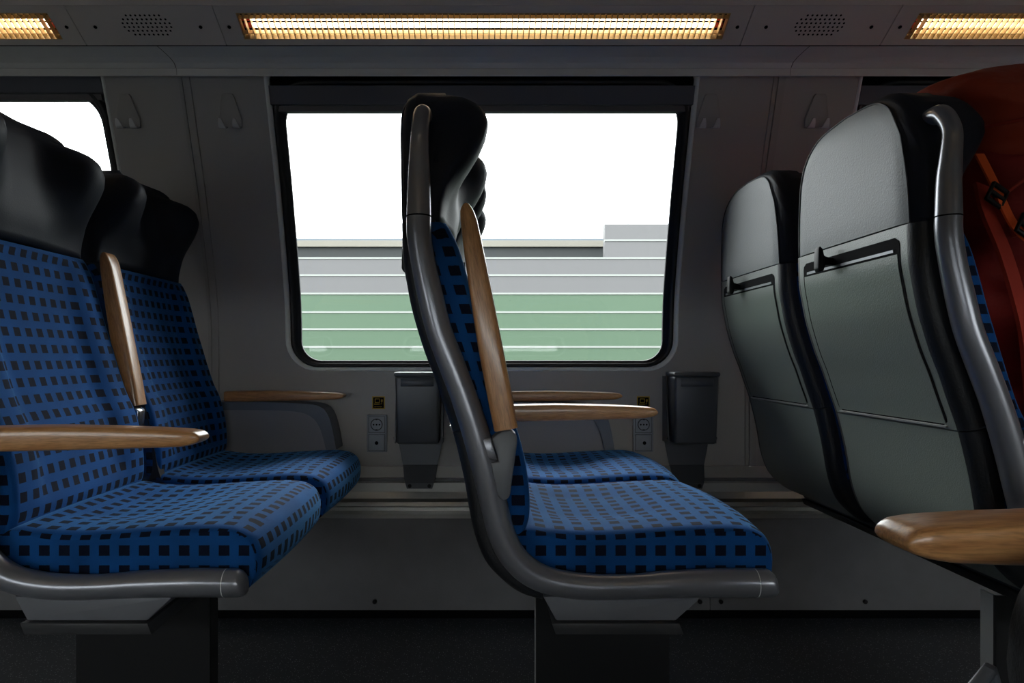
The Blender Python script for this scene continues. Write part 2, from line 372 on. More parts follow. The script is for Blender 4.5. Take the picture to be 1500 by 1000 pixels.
def build_window(idx, cx, blind_top):
    w = structure(empty('window_%d' % idx, (0, 0, 0)), 'rounded train window with black rubber gasket and a roller blind')
    o1 = rrect(HWID+0.007, ZB-0.007, ZT, 0.092, 0.012); o2 = rrect(HWID-0.006, ZB+0.006, ZT, 0.080, 0.012)
    ring('window_trim', [[(x, z, 0.002) for x, z in o1], [(x, z, -0.006) for x, z in rrect(HWID+0.005, ZB-0.005, ZT, 0.090, 0.012)], [(x, z, -0.006) for x, z in rrect(HWID, ZB, ZT, 0.085, 0.012)], [(x, z, 0.010) for x, z in o2]], 'bright_trim', w, cx)  # trim base made near white in place of its highlight
    prof = [(0.004, 0.024), (0.007, 0.006), (0.012, 0.003), (0.018, 0.004), (0.022, 0.012), (0.027, 0.020), (0.032, 0.022), (0.034, 0.030)]
    sq = [[(x, z, 0.034) for x, z in rrect(HWID+0.012, ZB-0.012, 0.772, 0.088, 0.012)], [(x, z, 0.026) for x, z in rrect(HWID-0.002, ZB+0.002, 0.760, 0.084, 0.014)]]
    ring('gasket', sq+[[(x, z, o) for x, z in rrect(HWID-d, ZB+d*0.72, 0.735-d*1.05, 0.085-d*0.8, 0.10-d*0.8)] for d, o in prof], 'rubber', w, cx)
    # pane: follows the wall section, set back in the gasket
    hw = HWID-0.030; V = []; F = []; nx, nz_ = 6, 20; zb, zt = ZB+0.018, 0.715
    for s in (0.026, 0.031):
        for i in range(nz_+1):
            z = lerp(zb, zt, i/nz_)
            for j in range(nx+1): V.append((cx+lerp(-hw, hw, j/nx), wy(z, s), HC+z))
    # a single-layer pane keeps the light honest
    V = V[:(nx+1)*(nz_+1)]
    for i in range(nz_):
        for j in range(nx): a = i*(nx+1)+j; F.append((a, a+1, a+nx+2, a+nx+1))
    pyd('pane', V, F, 'glass', w)
    # roller blind: dark fabric, bar and rail
    zt = blind_top; Wb = HWID-0.004
    def slab(name, z0, z1, o0, o1, hw_, m):
        V = []; F = []
        for (z, o) in ((z0, o0), (z0, o1), (z1, o1), (z1, o0)):
            for x in (-hw_, hw_): V.append((cx+x, wy(z, o), HC+z))
        F = [(0, 1, 3, 2), (2, 3, 5, 4), (4, 5, 7, 6), (6, 7, 1, 0), (0, 2, 4, 6), (1, 3, 5, 7)]
        return pyd(name, V, F, m, w, False)
    V = []; F = []; nb_ = max(1, int((0.770-zt)/0.04))
    for i in range(nb_+1):
        z = lerp(zt, 0.770, i/nb_)
        for (x, o) in ((-Wb+0.004, 0.014), (Wb-0.004, 0.014), (Wb-0.004, 0.018), (-Wb+0.004, 0.018)): V.append((cx+x, wy(z, o), HC+z))
    for i in range(nb_):
        for k in range(4): F.append((i*4+k, i*4+(k+1) % 4, i*4+4+(k+1) % 4, i*4+4+k))
    pyd('blind_fabric', V, F, 'black', w, False)
    slab('blind_bar', zt-0.043, zt, 0.022, -0.001, Wb, 'blind')
    slab('blind_rail', zt-0.058, zt-0.0445, 0.022, 0.004, Wb-0.008, 'blind_rail')
    return w
wins = [build_window(1, WC[2], 0.711), build_window(2, WC[1], 0.738), build_window(3, WC[3], 0.711), build_window(4, WC[0], 0.738), build_window(5, WC[4], 0.711)]

# heater duct rails under the lining and kick panels: section (dist, z rel) extruded along x
XL, XR = -3.9, 3.9
def rail(name, sec, m, parent=None, x0=XL, x1=XR):
    V = []; F = []; n = len(sec)
    for x in (x0, x1):
        for (y, z) in sec: V.append((x, y, HC+z))
    for i in range(n-1): F.append((i, i+1, n+i+1, n+i))
    return pyd(name, V, F, m, parent, False)
duct = structure(empty('trim_1', (0, 0, 0)), 'stepped aluminium heater duct rails along the foot of the wall')
rail('upper_ledge', [(2.02, -0.312), (1.972, -0.316), (1.958, -0.345), (1.966, -0.348)], 'alu', duct)
rail('groove', [(1.966, -0.346), (1.966, -0.361)], 'kick', duct)
rail('middle_rail', [(1.966, -0.357), (1.950, -0.359), (1.950, -0.384), (1.936, -0.401), (1.99, -0.404)], 'alu', duct)
rail('vent_slot', [(1.99, -0.402), (1.99, -0.44)], 'black', duct)
rail('lower_rail', [(1.985, -0.407), (1.926, -0.409), (1.922, -0.419), (1.945, -0.428), (1.945, -0.437), (1.906, -0.439), (1.900, -0.4485), (1.91, -0.452)], 'alu', duct)
kick = structure(empty('baseboard_window_side', (0, 0, 0)), 'scuffed grey kick panels below the heater duct')
jx = [0.631+MOD*k for k in (-3, -2, -1, 0, 1, 2)]
for a, b in zip(jx, jx[1:]):
    p = box('kick_panel', a+0.001, b-0.001, 1.899, 1.925, HC-0.703, HC-0.449, 'kick', kick)
    for x in (a+0.029, a+0.43, a+0.622, a+1.12, b-0.029):
        if abs(x-(a+1.12)) < 1e-6 or (a < 0.6 and abs(x-a-0.43) < 1e-6) or (a > 0.6 and abs(x-a-0.622) < 1e-6): continue
        bm = bmesh.new(); add_cyl(bm, (x, 1.897, HC-0.679), (0, 1, 0), 0.006, 0.006, 12); bm_obj('screw', bm, 'plastic_black', p, True, 0.6)
rail('recess_shade', [(1.925, -0.70), (1.935, -0.705), (1.935, -0.741)], 'black', kick)  # black strip painted in for the shadow under the kick panels

# floor, ceiling shell, far side wall
fl = bmesh.new(); add_box(fl, -3.9, 3.9, -0.62, 1.96, -0.04, 0.0); structure(bm_obj('floor', fl, 'floor'))
OY = -0.56                                                             # lining on the camera's own side
def mirror_y(y): return OY+1.98-y

ceil = structure(empty('ceiling', (0, 0, 0)), 'panelled train ceiling with lamp and loudspeaker panels above the windows')
PA = Vector((0, 1.625, HC+0.742)); PB = Vector((0, 1.535, HC+0.791)); PD = (PB-PA).normalized(); PN = Vector((0, -0.478, -0.878)); PL = (PB-PA).length
def panel_mtx(x, side=1):
    """local: x along the car, y up the tilted panel, z into the cabin."""
    M = Matrix(((1, 0, 0, x), (0, PD.y, PN.y, PA.y), (0, PD.z, PN.z, PA.z), (0, 0, 0, 1)))
    if side < 0:
        R = Matrix.Rotation(math.pi, 4, 'Z'); T = Matrix.Translation((0, OY+1.98, 0)); M = T @ R @ M
    return M
for side in (1, -1):
    f = (lambda y: y) if side > 0 else mirror_y
    for k in range(-2, 3):
        a = -0.777+MOD*k+0.0008; b = a+MOD-0.0016
        rail('cove_panel', [(f(y), z) for y, z in ((1.727, 0.7305), (1.715, 0.7395), (1.69, 0.7425), (1.655, 0.742), (1.627, 0.741))], 'cove', ceil, a, b)
        rail('cove_lip', [(f(y), z) for y, z in ((1.80, 0.7445), (1.738, 0.7150), (1.734, 0.7130), (1.7310, 0.7140), (1.7285, 0.7305))], 'cove', ceil, a, b)
    rail('leak_shield', [(f(y), z) for y, z in ((1.96, 0.785), (1.85, 0.80), (1.75, 0.81), (1.58, 0.87), (1.30, 1.06), (0.70, 1.16))], 'black', ceil)  # unseen black shell added to keep sky light from leaking in
    rail('leak_backing', [(f(y), z) for y, z in ((1.775, 0.752), (1.715, 0.7465), (1.640, 0.7465), (1.632, 0.762), (1.545, 0.810), (1.50, 0.835))], 'black', ceil)  # black sheet added behind the panels to block light at their joints
    rail('crown_panel', [(f(y), z) for y, z in ((1.535, 0.792), (1.530, 0.800), (1.44, 0.83), (1.25, 0.95), (1.0, 1.02), (0.70, 1.05))], 'ceiling', ceil)
def speaker_panel(x0, x1, side):
    M = panel_mtx(0, side)
    p = box('speaker_panel', x0+0.001, x1-0.001, 0, PL, -0.012, 0, 'ceiling', ceil, mtx=M)
    bm = bmesh.new(); cx = (x0+x1)/2
    for r, cnt in enumerate((8, 10, 11, 11, 10, 8)):
        for i in range(cnt):
            c = Vector((cx+(i-(cnt-1)/2)*0.0108, PL*0.52+(r-2.5)*0.0098, 0.0004))
            bmesh.ops.create_circle(bm, cap_ends=True, segments=8, radius=0.0026, matrix=M @ Matrix.Translation(c))
    h = bm_obj('speaker_holes', bm, 'black', p); h['kind'] = 'stuff'
    for dx in (-0.122, 0.122):
        bm = bmesh.new(); bmesh.ops.create_cone(bm, cap_ends=True, segments=10, radius1=0.0042, radius2=0.0042, depth=0.002, matrix=M @ Matrix.Translation((cx+dx, PL*0.47, 0.0)))
        bm_obj('screw', bm, 'black', p)
lamp_proto = {}
def lamp_unit(cx, side, label):
    M = panel_mtx(cx, side); hw = 0.611; s0, s1 = 0.017, 0.083; hl = 0.563
    t = empty('ceiling_lamp', (0, 0, 0)); t.matrix_world = M
    tag(t, label, 'lamp')
    bm = bmesh.new()
    for (a, b, c, d) in ((-hw+0.001, hw-0.001, 0, s0), (-hw+0.001, hw-0.001, s1, PL), (-hw+0.001, -hl, s0, s1), (hl, hw-0.001, s0, s1)): add_box(bm, a, b, c, d, -0.012, 0)
    bm_obj('lamp_panel', bm, 'ceiling', t)
    # reflector trough
    sec = [(s0, 0.0), (s0+0.001, -0.022), (s0+0.014, -0.040), ((s0+s1)/2, -0.048), (s1-0.014, -0.040), (s1-0.001, -0.022), (s1, 0.0)]
    V = []; F = []; n = len(sec)
    for x in (-hl, hl):
        for y, z in sec: V.append((x, y, z))
    for i in range(n-1): F.append((i, i+1, n+i+1, n+i))
    F += [tuple(range(n)), tuple(range(n, 2*n))]
    pyd('reflector', V, F, 'lamp_warm_lit', t, False)
    for yy in (0.038, 0.056):
        bm = bmesh.new(); add_cyl(bm, (0, yy, -0.026), (1, 0, 0), 0.0085, 2*hl-0.045, 12); tb = bm_obj('fluorescent_tube', bm, 'tube_glow', t, True, 0.9)
        for s in (-1, 1):
            bm = bmesh.new(); add_cyl(bm, (s*(hl-0.012), yy, -0.026), (1, 0, 0), 0.0088, 0.018, 12); bm_obj('tube_cap', bm, 'tube_cap', tb, True, 0.9)
    bm = bmesh.new(); nb = 84
    for i in range(nb+1):
        x = -hl+2*hl*i/nb; add_box(bm, x-0.0009, x+0.0009, s0, s1, -0.013, 0.0)
    for y in (s0+0.0135, s1-0.0135): add_box(bm, -hl, hl, y-0.0005, y+0.0005, -0.013, 0.0)
    for y in (s0, s1): add_box(bm, -hl, hl, y-0.0008, y+0.0008, -0.013, 0.001)
    lv = bm_obj('louver', bm, 'louver', t); lv['kind'] = 'stuff'
    for s in (-1, 1):
        bm = bmesh.new(); bmesh.ops.create_cone(bm, cap_ends=True, segments=10, radius1=0.0042, radius2=0.0042, depth=0.002, matrix=Matrix.Translation((s*0.589, PL*0.47, 0.0)))
        bm_obj('screw', bm, 'black', t)
    return t
for side in (1, -1):
    for k in (-2, -1, 0, 1):
        speaker_panel(0.611+MOD*k, 0.944+MOD*k, side)
for k, lb in ((0, 'long louvred fluorescent ceiling lamp above the window with the passing barrier'),
              (-1, 'louvred fluorescent ceiling lamp above the seats with the lowered aisle armrest'),
              (1, 'louvred fluorescent ceiling lamp above the red backpack')):
    lamp_unit(MOD*k, 1, lb)
for k, lb in ((0, 'unseen added louvred fluorescent ceiling lamp over the seat with the black bag'), (-1, 'unseen added louvred ceiling lamp over the empty aisle opposite the window'), (1, 'unseen added louvred ceiling lamp at the far end opposite the window')):
    lamp_unit(MOD*k, -1, lb)  # unseen camera-side lamps, added to raise the light on the wall

# camera-side wall and ends of the saloon
ow = structure(empty('wall_aisle_side', (0, 0, 0)), 'plain grey lining on the other side of the carriage')
def turn_tree(o, parent=None):
    c = o.copy(); C.objects.link(c); c.parent = parent
    for ch in list(o.children): turn_tree(ch, c)
    return c
for ch in list(wall.children): turn_tree(ch, ow)
ow.location = (0, OY+1.98, 0); ow.rotation_euler = (0, 0, math.pi)
rail('lower_lining', [(1.98, -0.741), (1.98, -0.33)], 'wall', ow)
for i, (cx, bl) in enumerate(zip(WC, OPP_BLINDS)):               # unseen windows added for wall brightness, blinds lowered to hold it back
    c = build_window(6+i, cx, bl); c.location = (0, OY+1.98, 0); c.rotation_euler = (0, 0, math.pi)
for nm, x in (('wall_left', -3.9), ('wall_right', 3.9)):
    bm = bmesh.new(); add_box(bm, x-0.03, x+0.03, -0.62, 2.02, 0, HC+1.06); structure(bm_obj(nm, bm, 'wall'))

# ------------------------------------------------------------------ coat hooks
def coat_hook(x, zc, label):
    z = zc-HC; y = wy(z); sl = (wy(z+0.05)-wy(z-0.05))/0.1; a = math.atan(-sl)
    t = empty('coat_hook', (x, y-0.0005, zc)); t.rotation_euler = (a, 0, 0); tag(t, label, 'hook')
    w0, w1 = 0.016, 0.030
    prism('plate', [(-w0, 0.040), (-w0+0.004, 0.045), (w0-0.004, 0.045), (w0, 0.040), (w1, -0.020), (w1-0.002, -0.040), (-w1+0.002, -0.040), (-w1, -0.020)], -0.007, 0.0, 'wall', t, 0.001)
    for s in (-1, 1):
        # an upturned flat prong
        c = s*0.0185; pts = [(c, -0.005, -0.037, 0), (c, -0.018, -0.040, 0), (c, -0.027, -0.030, 0), (c, -0.031, -0.014, 0)]
        P = cr_path(pts, 10); V = []; F = []
        for i, p in enumerate(P):
            w = 0.0105*(1-0.70*(i/9)**1.8)
            for (dx, dy) in ((-w, -0.0015), (w, -0.0015), (w, 0.0015), (-w, 0.0015)): V.append((p[0]+dx, p[1]+dy, p[2]))
        for i in range(9):
            for k in range(4): F.append((i*4+k, i*4+(k+1) % 4, i*4+4+(k+1) % 4, i*4+4+k))
        F += [(0, 1, 2, 3), (36, 37, 38, 39)]
        pyd('prong', V, F, 'hook', t, True, sharp=0.8)
coat_hook(-0.943, HC+0.650, 'double coat hook on the wall beside the window with the fully raised blind')
coat_hook(-0.672, HC+0.650, 'double coat hook on the wall above the window seat with the raised centre armrest')
coat_hook(0.598, HC+0.650, 'double coat hook on the wall between the barrier window and the grey seat backs')
coat_hook(0.885, HC+0.650, 'double coat hook half hidden by the seat with the red backpack')

# ------------------------------------------------------------------ litter bins, sockets, stickers
def litter_bin(x0, label):
    t = empty('litter_bin', (x0, 1.97, HC-0.25)); tag(t, label, 'bin')
    X = lambda a: a
    def V3(a, y, z): return (a, y-1.97, z+0.25)
    w = 0.061
    bm = bmesh.new()
    vs_ = add_box(bm, -w, w, 1.872-1.97, 1.958-1.97, -0.241+0.25, -0.052+0.25, 0.008, 3)
    for v in bm.verts:
        k = (v.co.z-0.0)/0.2; v.co.x *= lerp(0.955, 1.0, k)
        if v.co.y < -0.05: v.co.y += lerp(0.012, 0, k)
    bm_obj('body', bm, 'bin', t, True, 0.7)
    box('lid', -w-0.003, w+0.003, 1.868-1.97, 1.962-1.97, -0.0535+0.25, -0.041+0.25, 'bin', t, 0.005)
    bm = bmesh.new(); add_box(bm, -0.045, 0.045, -0.0995, -0.0975, 0.170, 0.190, 0.0008, 1); bm_obj('pull_recess', bm, 'bin', t, True, 0.6)
    for s in (-1, 1):
        p = prism('side_bracket', [(-0.018, 0.196), (0.0095, 0.196), (0.0095, 0.008), (-0.055, 0.008), (-0.055, 0.02)], s*(w+0.0035), s*(w+0.0065), 'bin', t, 0.0, axis='x')
        bm = bmesh.new(); add_cyl(bm, (s*(w+0.0075), -0.047, 0.022), (1, 0, 0), 0.004, 0.004, 10); bm_obj('screw', bm, 'chrome', p, True, 0.6)
    # tapering mounting plate kinked over the heater duct rails
    sec = [(1.975, -0.230), (1.972, -0.310), (1.953, -0.345), (1.946, -0.358), (1.946, -0.374)]; hw = [0.066, 0.050, 0.045, 0.041, 0.036]
    V = []; F = []
    for (y, z), h in zip(sec, hw):
        for (a, d) in ((-h, 0), (h, 0), (h, 0.003), (-h, 0.003)): V.append((a, y+d-1.97-0.004, z+0.25))
    for i in range(4):
        for k in range(4): F.append((i*4+k, i*4+(k+1) % 4, i*4+4+(k+1) % 4, i*4+4+k))
    F += [(0, 1, 2, 3), (16, 17, 18, 19)]
    mp = pyd('mounting_plate', V, F, 'bin', t, False)
    for s in (-1, 1):
        bm = bmesh.new(); add_cyl(bm, (s*0.028, 1.9415-1.97, -0.366+0.25), (0, 1, 0), 0.0055, 0.003, 12); bm_obj('screw', bm, 'dark_steel', mp, True, 0.6)
litter_bin(0.5865, 'dark grey metal litter bin under the window corner, clear of the seats')
litter_bin(0.5865-0.768, 'dark grey metal litter bin partly behind the seat with the raised wooden armrest')

def socket(x0, label):
    t = empty('power_socket', (x0, 1.98, HC-0.22)); tag(t, label, 'socket')
    Y = lambda y: y-1.98
    box('frame', -0.029, 0.029, -0.014, -0.0005, -0.054, 0.054, 'socket', t, 0.003)
    for zc, nm in ((0.026, 'outlet'), (-0.026, 'round_jack')):
        p = box(nm, -0.0225, 0.0225, -0.0165, -0.010, zc-0.0225, zc+0.0225, 'socket', t, 0.0015)
        bm = bmesh.new()
        for (a, b, c, d) in ((-0.0237, 0.0237, zc-0.0237, zc-0.0227), (-0.0237, 0.0237, zc+0.0227, zc+0.0237), (-0.0237, -0.0227, zc-0.0237, zc+0.0237), (0.0227, 0.0237, zc-0.0237, zc+0.0237)):
            add_box(bm, a, b, -0.0143, -0.0135, c, d)
        bm_obj('shadow_gap', bm, 'socket_dark', p)  # dark strips painted in for the shade round each insert
        if nm == 'outlet':
            bm = bmesh.new()
            bmesh.ops.create_cone(bm, cap_ends=True, segments=28, radius1=0.0175, radius2=0.0175, depth=0.0012, matrix=Matrix.Translation((0, -0.0168, zc)) @ Matrix.Rotation(math.pi/2, 4, 'X'))
            w = bm_obj('well', bm, 'socket_dark', p, True, 0.6)
            cyl('well_floor', (0, -0.0172, zc), (0, 1, 0), 0.0150, 0.0012, 'socket', p, 28)
            for dx in (-0.0085, 0, 0.0085): cyl('pin_hole', (dx, -0.0176, zc), (0, 1, 0), 0.0024, 0.001, 'black', p, 10)
            for dz in (-0.0152, 0.0152): box('earth_clip', -0.003, 0.003, -0.0185, -0.0168, zc+dz-0.0022, zc+dz+0.0022, 'socket_dark', p)
        else:
            cyl('jack_ring', (0.001, -0.0195, zc), (0, 1, 0), 0.0150, 0.007, 'socket', p, 28, 0.0138)
            cyl('jack_hole', (0.001, -0.0232, zc), (0, 1, 0), 0.0052, 0.001, 'black', p, 14)
socket(-0.307, 'grey double power socket with nothing in front of it')
socket(-0.307+0.768, 'grey double power socket below the tip of the lowered centre armrest')

def sticker(x0, label):
    t = empty('laptop_sticker', (x0, 1.98, HC-0.132)); tag(t, label, 'sticker')
    box('yellow_border', -0.0185, 0.0185, -0.0009, -0.0001, -0.0185, 0.0185, 'yellow', t)
    box('black_field', -0.0155, 0.0155, -0.0013, -0.0009, -0.0155, 0.0155, 'black', t)
    g = empty('laptop_symbol', (0, 0, 0)); g.parent = t
    bm = bmesh.new(); y0, y1 = -0.0017, -0.0013
    for r in ((-0.0105, 0.004, -0.0005, 0.012),): add_box(bm, r[0], r[1], y0, y1, r[2], r[3])
    add_box(bm, -0.0125, 0.0035, y0, y1, -0.0055, -0.0025); add_box(bm, 0.0035, 0.010, y0, y1, -0.0042, -0.0030)
    add_box(bm, 0.009, 0.0102, y0, y1, -0.0042, 0.004); add_box(bm, 0.0072, 0.0122, y0, y1, 0.003, 0.0075)
    add_box(bm, 0.0078, 0.0088, y0, y1, 0.0075, 0.0110); add_box(bm, 0.0106, 0.0116, y0, y1, 0.0075, 0.0110)
    for i in range(7): add_box(bm, -0.0115+i*0.0033, -0.0095+i*0.0033, y0, y1, -0.0125, -0.0105)
    bm_obj('symbol', bm, 'yellow', t)
    box('symbol_screen', -0.0085, 0.002, -0.002, -0.0017, 0.0015, 0.0100, 'black', t)
    bpy.data.objects.remove(g)
sticker(-0.304, 'small yellow and black laptop sticker above the uncovered power socket')
sticker(-0.304+0.768, 'small yellow and black laptop sticker half covered by the centre armrest')

# ------------------------------------------------------------------ seats
# side drawing of the seat, units of one millimetre-ish: x forward, y down, from the eye line
K = 0.00099
def D(px, py): return ((px-708)*K, HC-(py-523)*K)
HW = 0.2                                           # half width of one seat
SHELL = [D(*p) for p in ((583, 318.5), (583.5, 340), (585, 376), (591, 412), (598, 448), (608, 484), (619, 518), (632, 551), (643, 584), (658, 627), (668, 663), (677.5, 704), (684, 740), (690, 775), (699, 807), (713, 837), (736, 862), (763, 882), (788, 891), (797, 893))]
BACKF = [D(*p) for p in ((640, 319), (652, 321), (663, 340), (673, 364), (685, 405), (697, 450), (712, 500), (727, 550), (742, 595), (757, 627), (766, 656), (774, 692), (778, 728), (778, 764), (770, 790))]
TUBE = [(617, 164, 12), (616, 192, 13), (614.5, 228, 14.5), (614, 264, 16.5), (613.5, 317, 18), (614, 345, 18), (620.5, 388, 18), (631, 436, 19), (643, 484, 19), (661, 532, 19.5), (679, 580, 19.5), (694, 625, 20), (707, 670, 20.5), (717, 710, 20.5), (725, 745, 20), (735, 782, 20), (749, 811, 20), (771, 834, 20), (800, 849, 19.5), (840, 857, 19), (880, 859.5, 18.5), (930, 858.5, 18), (981, 855.5, 19.5), (1062, 853, 20.5), (1106, 853.5, 20.5)]
W_T = [(0, -0.060), (0.06, -0.0595), (0.15, -0.057), (0.25, -0.049), (0.35, -0.036), (0.46, -0.019), (0.56, -0.006), (0.67, 0.004), (0.77, 0.008), (0.86, 0.003), (0.93, -0.012), (0.98, -0.035), (1.0, -0.060)]
C_T = [(0, -0.052), (0.2, -0.045), (0.45, -0.047), (0.7, -0.056), (0.85, -0.064), (0.94, -0.074), (1.0, -0.092)]
R_T = [(0, -0.1235), (0.1, -0.1245), (0.85, -0.1245), (0.95, -0.120), (1.0, -0.104)]
ARCH = [(0, 0.437), (0.06, 0.4345), (0.10, 0.430), (0.13, 0.420), (0.155, 0.402), (0.175, 0.376), (0.188, 0.350), (0.196, 0.322), (0.2, 0.290)]
def ulist(edge, inner, n):
    """lateral stations: dense at the rounded edges."""
    e = [edge-(edge-inner)*(1-math.cos(a)) for a in [math.pi/2*i/6 for i in range(7)]]
    r = sorted({round(x, 5) for x in e}); mid = [inner*i/n for i in range(n)]
    pos = sorted(set([round(m, 5) for m in mid]+r)); return [-p for p in pos[:0:-1]]+pos
def head_slice(u, nt=26):
    a = abs(u); zt = interp(ARCH, a); b = sstep(0.035, 0.135, a); L = []
    e = max(0, (a-0.150)/0.05); e = min(e, 1); pull = 0.052*(1-math.sqrt(max(0, 1-e*e))); pr = 0.026*(1-math.sqrt(max(0, 1-e*e)))
    ts = [math.sin(math.pi/2*i/(nt-1)) for i in range(nt)]
    z0 = 0.2035
    for t in ts: L.append((interp(R_T, t)+pr, u, HC+lerp(z0, zt, t)))
    for t in ts[::-1]:
        z = lerp(z0, zt, t); ta = (z-z0)/(0.412-z0)
        x = lerp(interp(C_T, t), interp(W_T, min(ta, 1)), b)-pull*lerp(0.15, 1.0, sstep(0.15, 0.6, ta))
        k = sstep(0.0, 0.045, 0.412-zt)*0.75; ss = max(0, (t-0.78)/0.22); xr = interp(R_T, t)+pr
        x = xr+(x-xr)*(1-k*(1-math.sqrt(max(0, 1-ss*ss))))
        L.append((max(x, interp(R_T, t)+pr+0.012), u, HC+lerp(z0, zt, t)))
    return L
def loft(name, slices, m, parent, uvf=None, sharp=None):
    V = [p for s in slices for p in s]; n = len(slices[0]); F = []
    for i in range(len(slices)-1):
        for k in range(n): F.append((i*n+k, i*n+(k+1) % n, (i+1)*n+(k+1) % n, (i+1)*n+k))
    F.append(tuple(range(n))); F.append(tuple((len(slices)-1)*n+k for k in range(n)))
    return pyd(name, V, F, m, parent, True, uv=uvf, sharp=sharp)
def build_headrest(parent):
    us = ulist(0.2, 0.15, 14)
    h = loft('headrest', [head_slice(u) for u in us], 'leather', parent)
    # grey rear cover, its own skin on the back of the headrest, and a stitched seam round it
    pan = []; uu = [-0.178+0.356*i/24 for i in range(25)]; nt = 14
    for u in uu:
        zt = interp(ARCH, min(0.199, abs(u)*1.04))-0.012
        col = []
        for i in range(nt):
            t = i/(nt-1); z = lerp(0.2045, zt, t); ue = abs(u)*(1-0.09*t*t); th = (z-0.2035)/(interp(ARCH, ue)-0.2035)
            e = min(1, max(0, (ue-0.150)/0.05)); x = interp(R_T, th)+0.026*(1-math.sqrt(1-e*e))-0.0022
            col.append((x, u*(1-0.09*t*t), HC+z))
        pan.append(col)
    V = [p for c in pan for p in c]; F = []
    for i in range(24):
        for k in range(nt-1): F.append((i*nt+k, i*nt+k+1, (i+1)*nt+k+1, (i+1)*nt+k))
    nV = len(V); V += [(x+0.004, y, z) for x, y, z in V]
    F += [tuple(nV+q for q in f) for f in F]
    rim = [i*nt for i in range(25)]+[24*nt+k for k in range(1, nt)]+[i*nt+nt-1 for i in range(23, -1, -1)]+[k for k in range(nt-2, 0, -1)]
    for a, b in zip(rim, rim[1:]+rim[:1]): F.append((a, b, nV+b, nV+a))
    pyd('rear_cover', V, F, 'leather_back', h, True, sharp=0.8)
    path = [(*pan[0][k][:3], 0.0014) for k in range(nt)]+[(*pan[i][nt-1][:3], 0.0014) for i in range(1, 24)]+[(*pan[24][k][:3], 0.0014) for k in range(nt-1, -1, -1)]
    sweep('seam', [(p[0]-0.0004, p[1]*1.012, p[2], p[3]) for p in path], 'thread', h, 6, 90)
    return h
def offset_in(line, d):
    out = []
    for i in range(len(line)):
        a = Vector(line[max(0, i-1)]); b = Vector(line[min(len(line)-1, i+1)]); t = (b-a).normalized(); nrm = Vector((-t.y, t.x))   # forward/up side
        out.append((line[i][0]+nrm.x*d, line[i][1]+nrm.y*d))
    return out
def shell_piece(name, rear, us, thick, m, parent, edge=None):
    sl = []
    for u in us:
        a = abs(u); e = 0
        if edge: e = edge[1]*(1-math.sqrt(max(0, 1-max(0, (a-edge[0])/(HW-edge[0]))**2)))
        outer = offset_in(rear, e); inner = offset_in(rear, thick)
        sl.append([(x, u, z) for x, z in outer]+[(x, u, z) for x, z in inner[::-1]])
    return loft(name, sl, m, parent, sharp=0.8)
SH = cr_path(SHELL, 60)
def part_of(line, z_hi, z_lo): return [p for p in line if z_lo <= p[1] <= z_hi]
def build_back_shell(parent, near_depth):
    zc = D(661, 637)[1]
    up = [p for p in SH if p[1] > zc+0.002]; up.append((interp(sorted([(z, x) for x, z in SH]), zc+0.0008), zc+0.0008))
    lo = [p for p in SH if p[1] < zc-0.002]; lo.insert(0, (interp(sorted([(z, x) for x, z in SH]), zc-0.0008), zc-0.0008))
    cu = [-0.176+0.352*i/12 for i in range(13)]
    a = shell_piece('back_shell', up, cu, 0.03, 'shell', parent)
    b = shell_piece('lower_back_shell', lo, cu, 0.022, 'shell', parent)
    for s in (-1, 1):
        eu = [0.1765, 0.1785, 0.183, 0.188, 0.193, 0.197, 0.1992, 0.2]
        shell_piece('shell_edge', up, [s*u for u in eu], near_depth if s < 0 else 0.052, 'shell_edge', parent, (0.1765, 0.020))
        shell_piece('shell_edge', lo, [s*u for u in eu], near_depth if s < 0 else 0.050, 'shell_edge', parent, (0.1765, 0.018))
    # fold-flat panel in the shell: dark surround, panel with crisp edges, slot with a coat latch
    xz = sorted([(z, x) for x, z in SH])
    def patch(nm, z0, z1, uw0, uw1, proud, th, m, par, nz_=16, rad=0.0):
        V = []; F = []
        for i in range(nz_+1):
            z = lerp(z0, z1, i/nz_); x = interp(xz, z); dz = 0.004; sl = (interp(xz, z+dz)-interp(xz, z-dz))/(2*dz)
            nn = Vector((-1, sl)).normalized(); w = lerp(uw0, uw1, i/nz_)
            d = min(i, nz_-i)/nz_*(z1-z0)
            if rad and d < rad: w -= rad-math.sqrt(max(0, rad*rad-(rad-d)**2))
            for (s, pr) in ((-1, proud), (1, proud), (1, proud-th), (-1, proud-th)): V.append((x+nn.x*pr, s*w, z+nn.y*pr))
        for i in range(nz_):
            for k in range(4): F.append((i*4+k, i*4+(k+1) % 4, i*4+4+(k+1) % 4, i*4+4+k))
        F += [(0, 1, 2, 3), tuple(nz_*4+k for k in range(4))]
        return pyd(nm, V, F, m, par, True, sharp=0.5)
    z_lo, z_hi = HC-0.103, HC+0.160
    patch('panel_groove', z_lo-0.003, HC+0.1865, 0.1610, 0.1580, 0.0008, 0.004, 'black', a, rad=0.012, nz_=48)  # black slab stands in for the shade inside groove and slot
    patch('fold_panel', z_lo, z_hi, 0.1560, 0.1530, 0.0017, 0.005, 'shell', a, nz_=48)
    patch('slot_highlight', z_hi+0.004, z_hi+0.0085, 0.143, 0.142, 0.0018, 0.004, 'silver', a, 2)  # silver strip painted in as the highlight on the slot edge
    patch('panel_lip', z_lo-0.0052, z_lo-0.0026, 0.1575, 0.1575, 0.0040, 0.005, 'alu', a, 2)
    lt = prism('latch', [(x_, HC+z_) for x_, z_ in ((-0.150, 0.201), (-0.147, 0.205), (-0.142, 0.200), (-0.139, 0.187), (-0.119, 0.181), (-0.119, 0.171), (-0.137, 0.170), (-0.140, 0.160), (-0.147, 0.157), (-0.151, 0.164))], 0.052-0.009, 0.052+0.009, 'plastic_black', a, 0.0018)
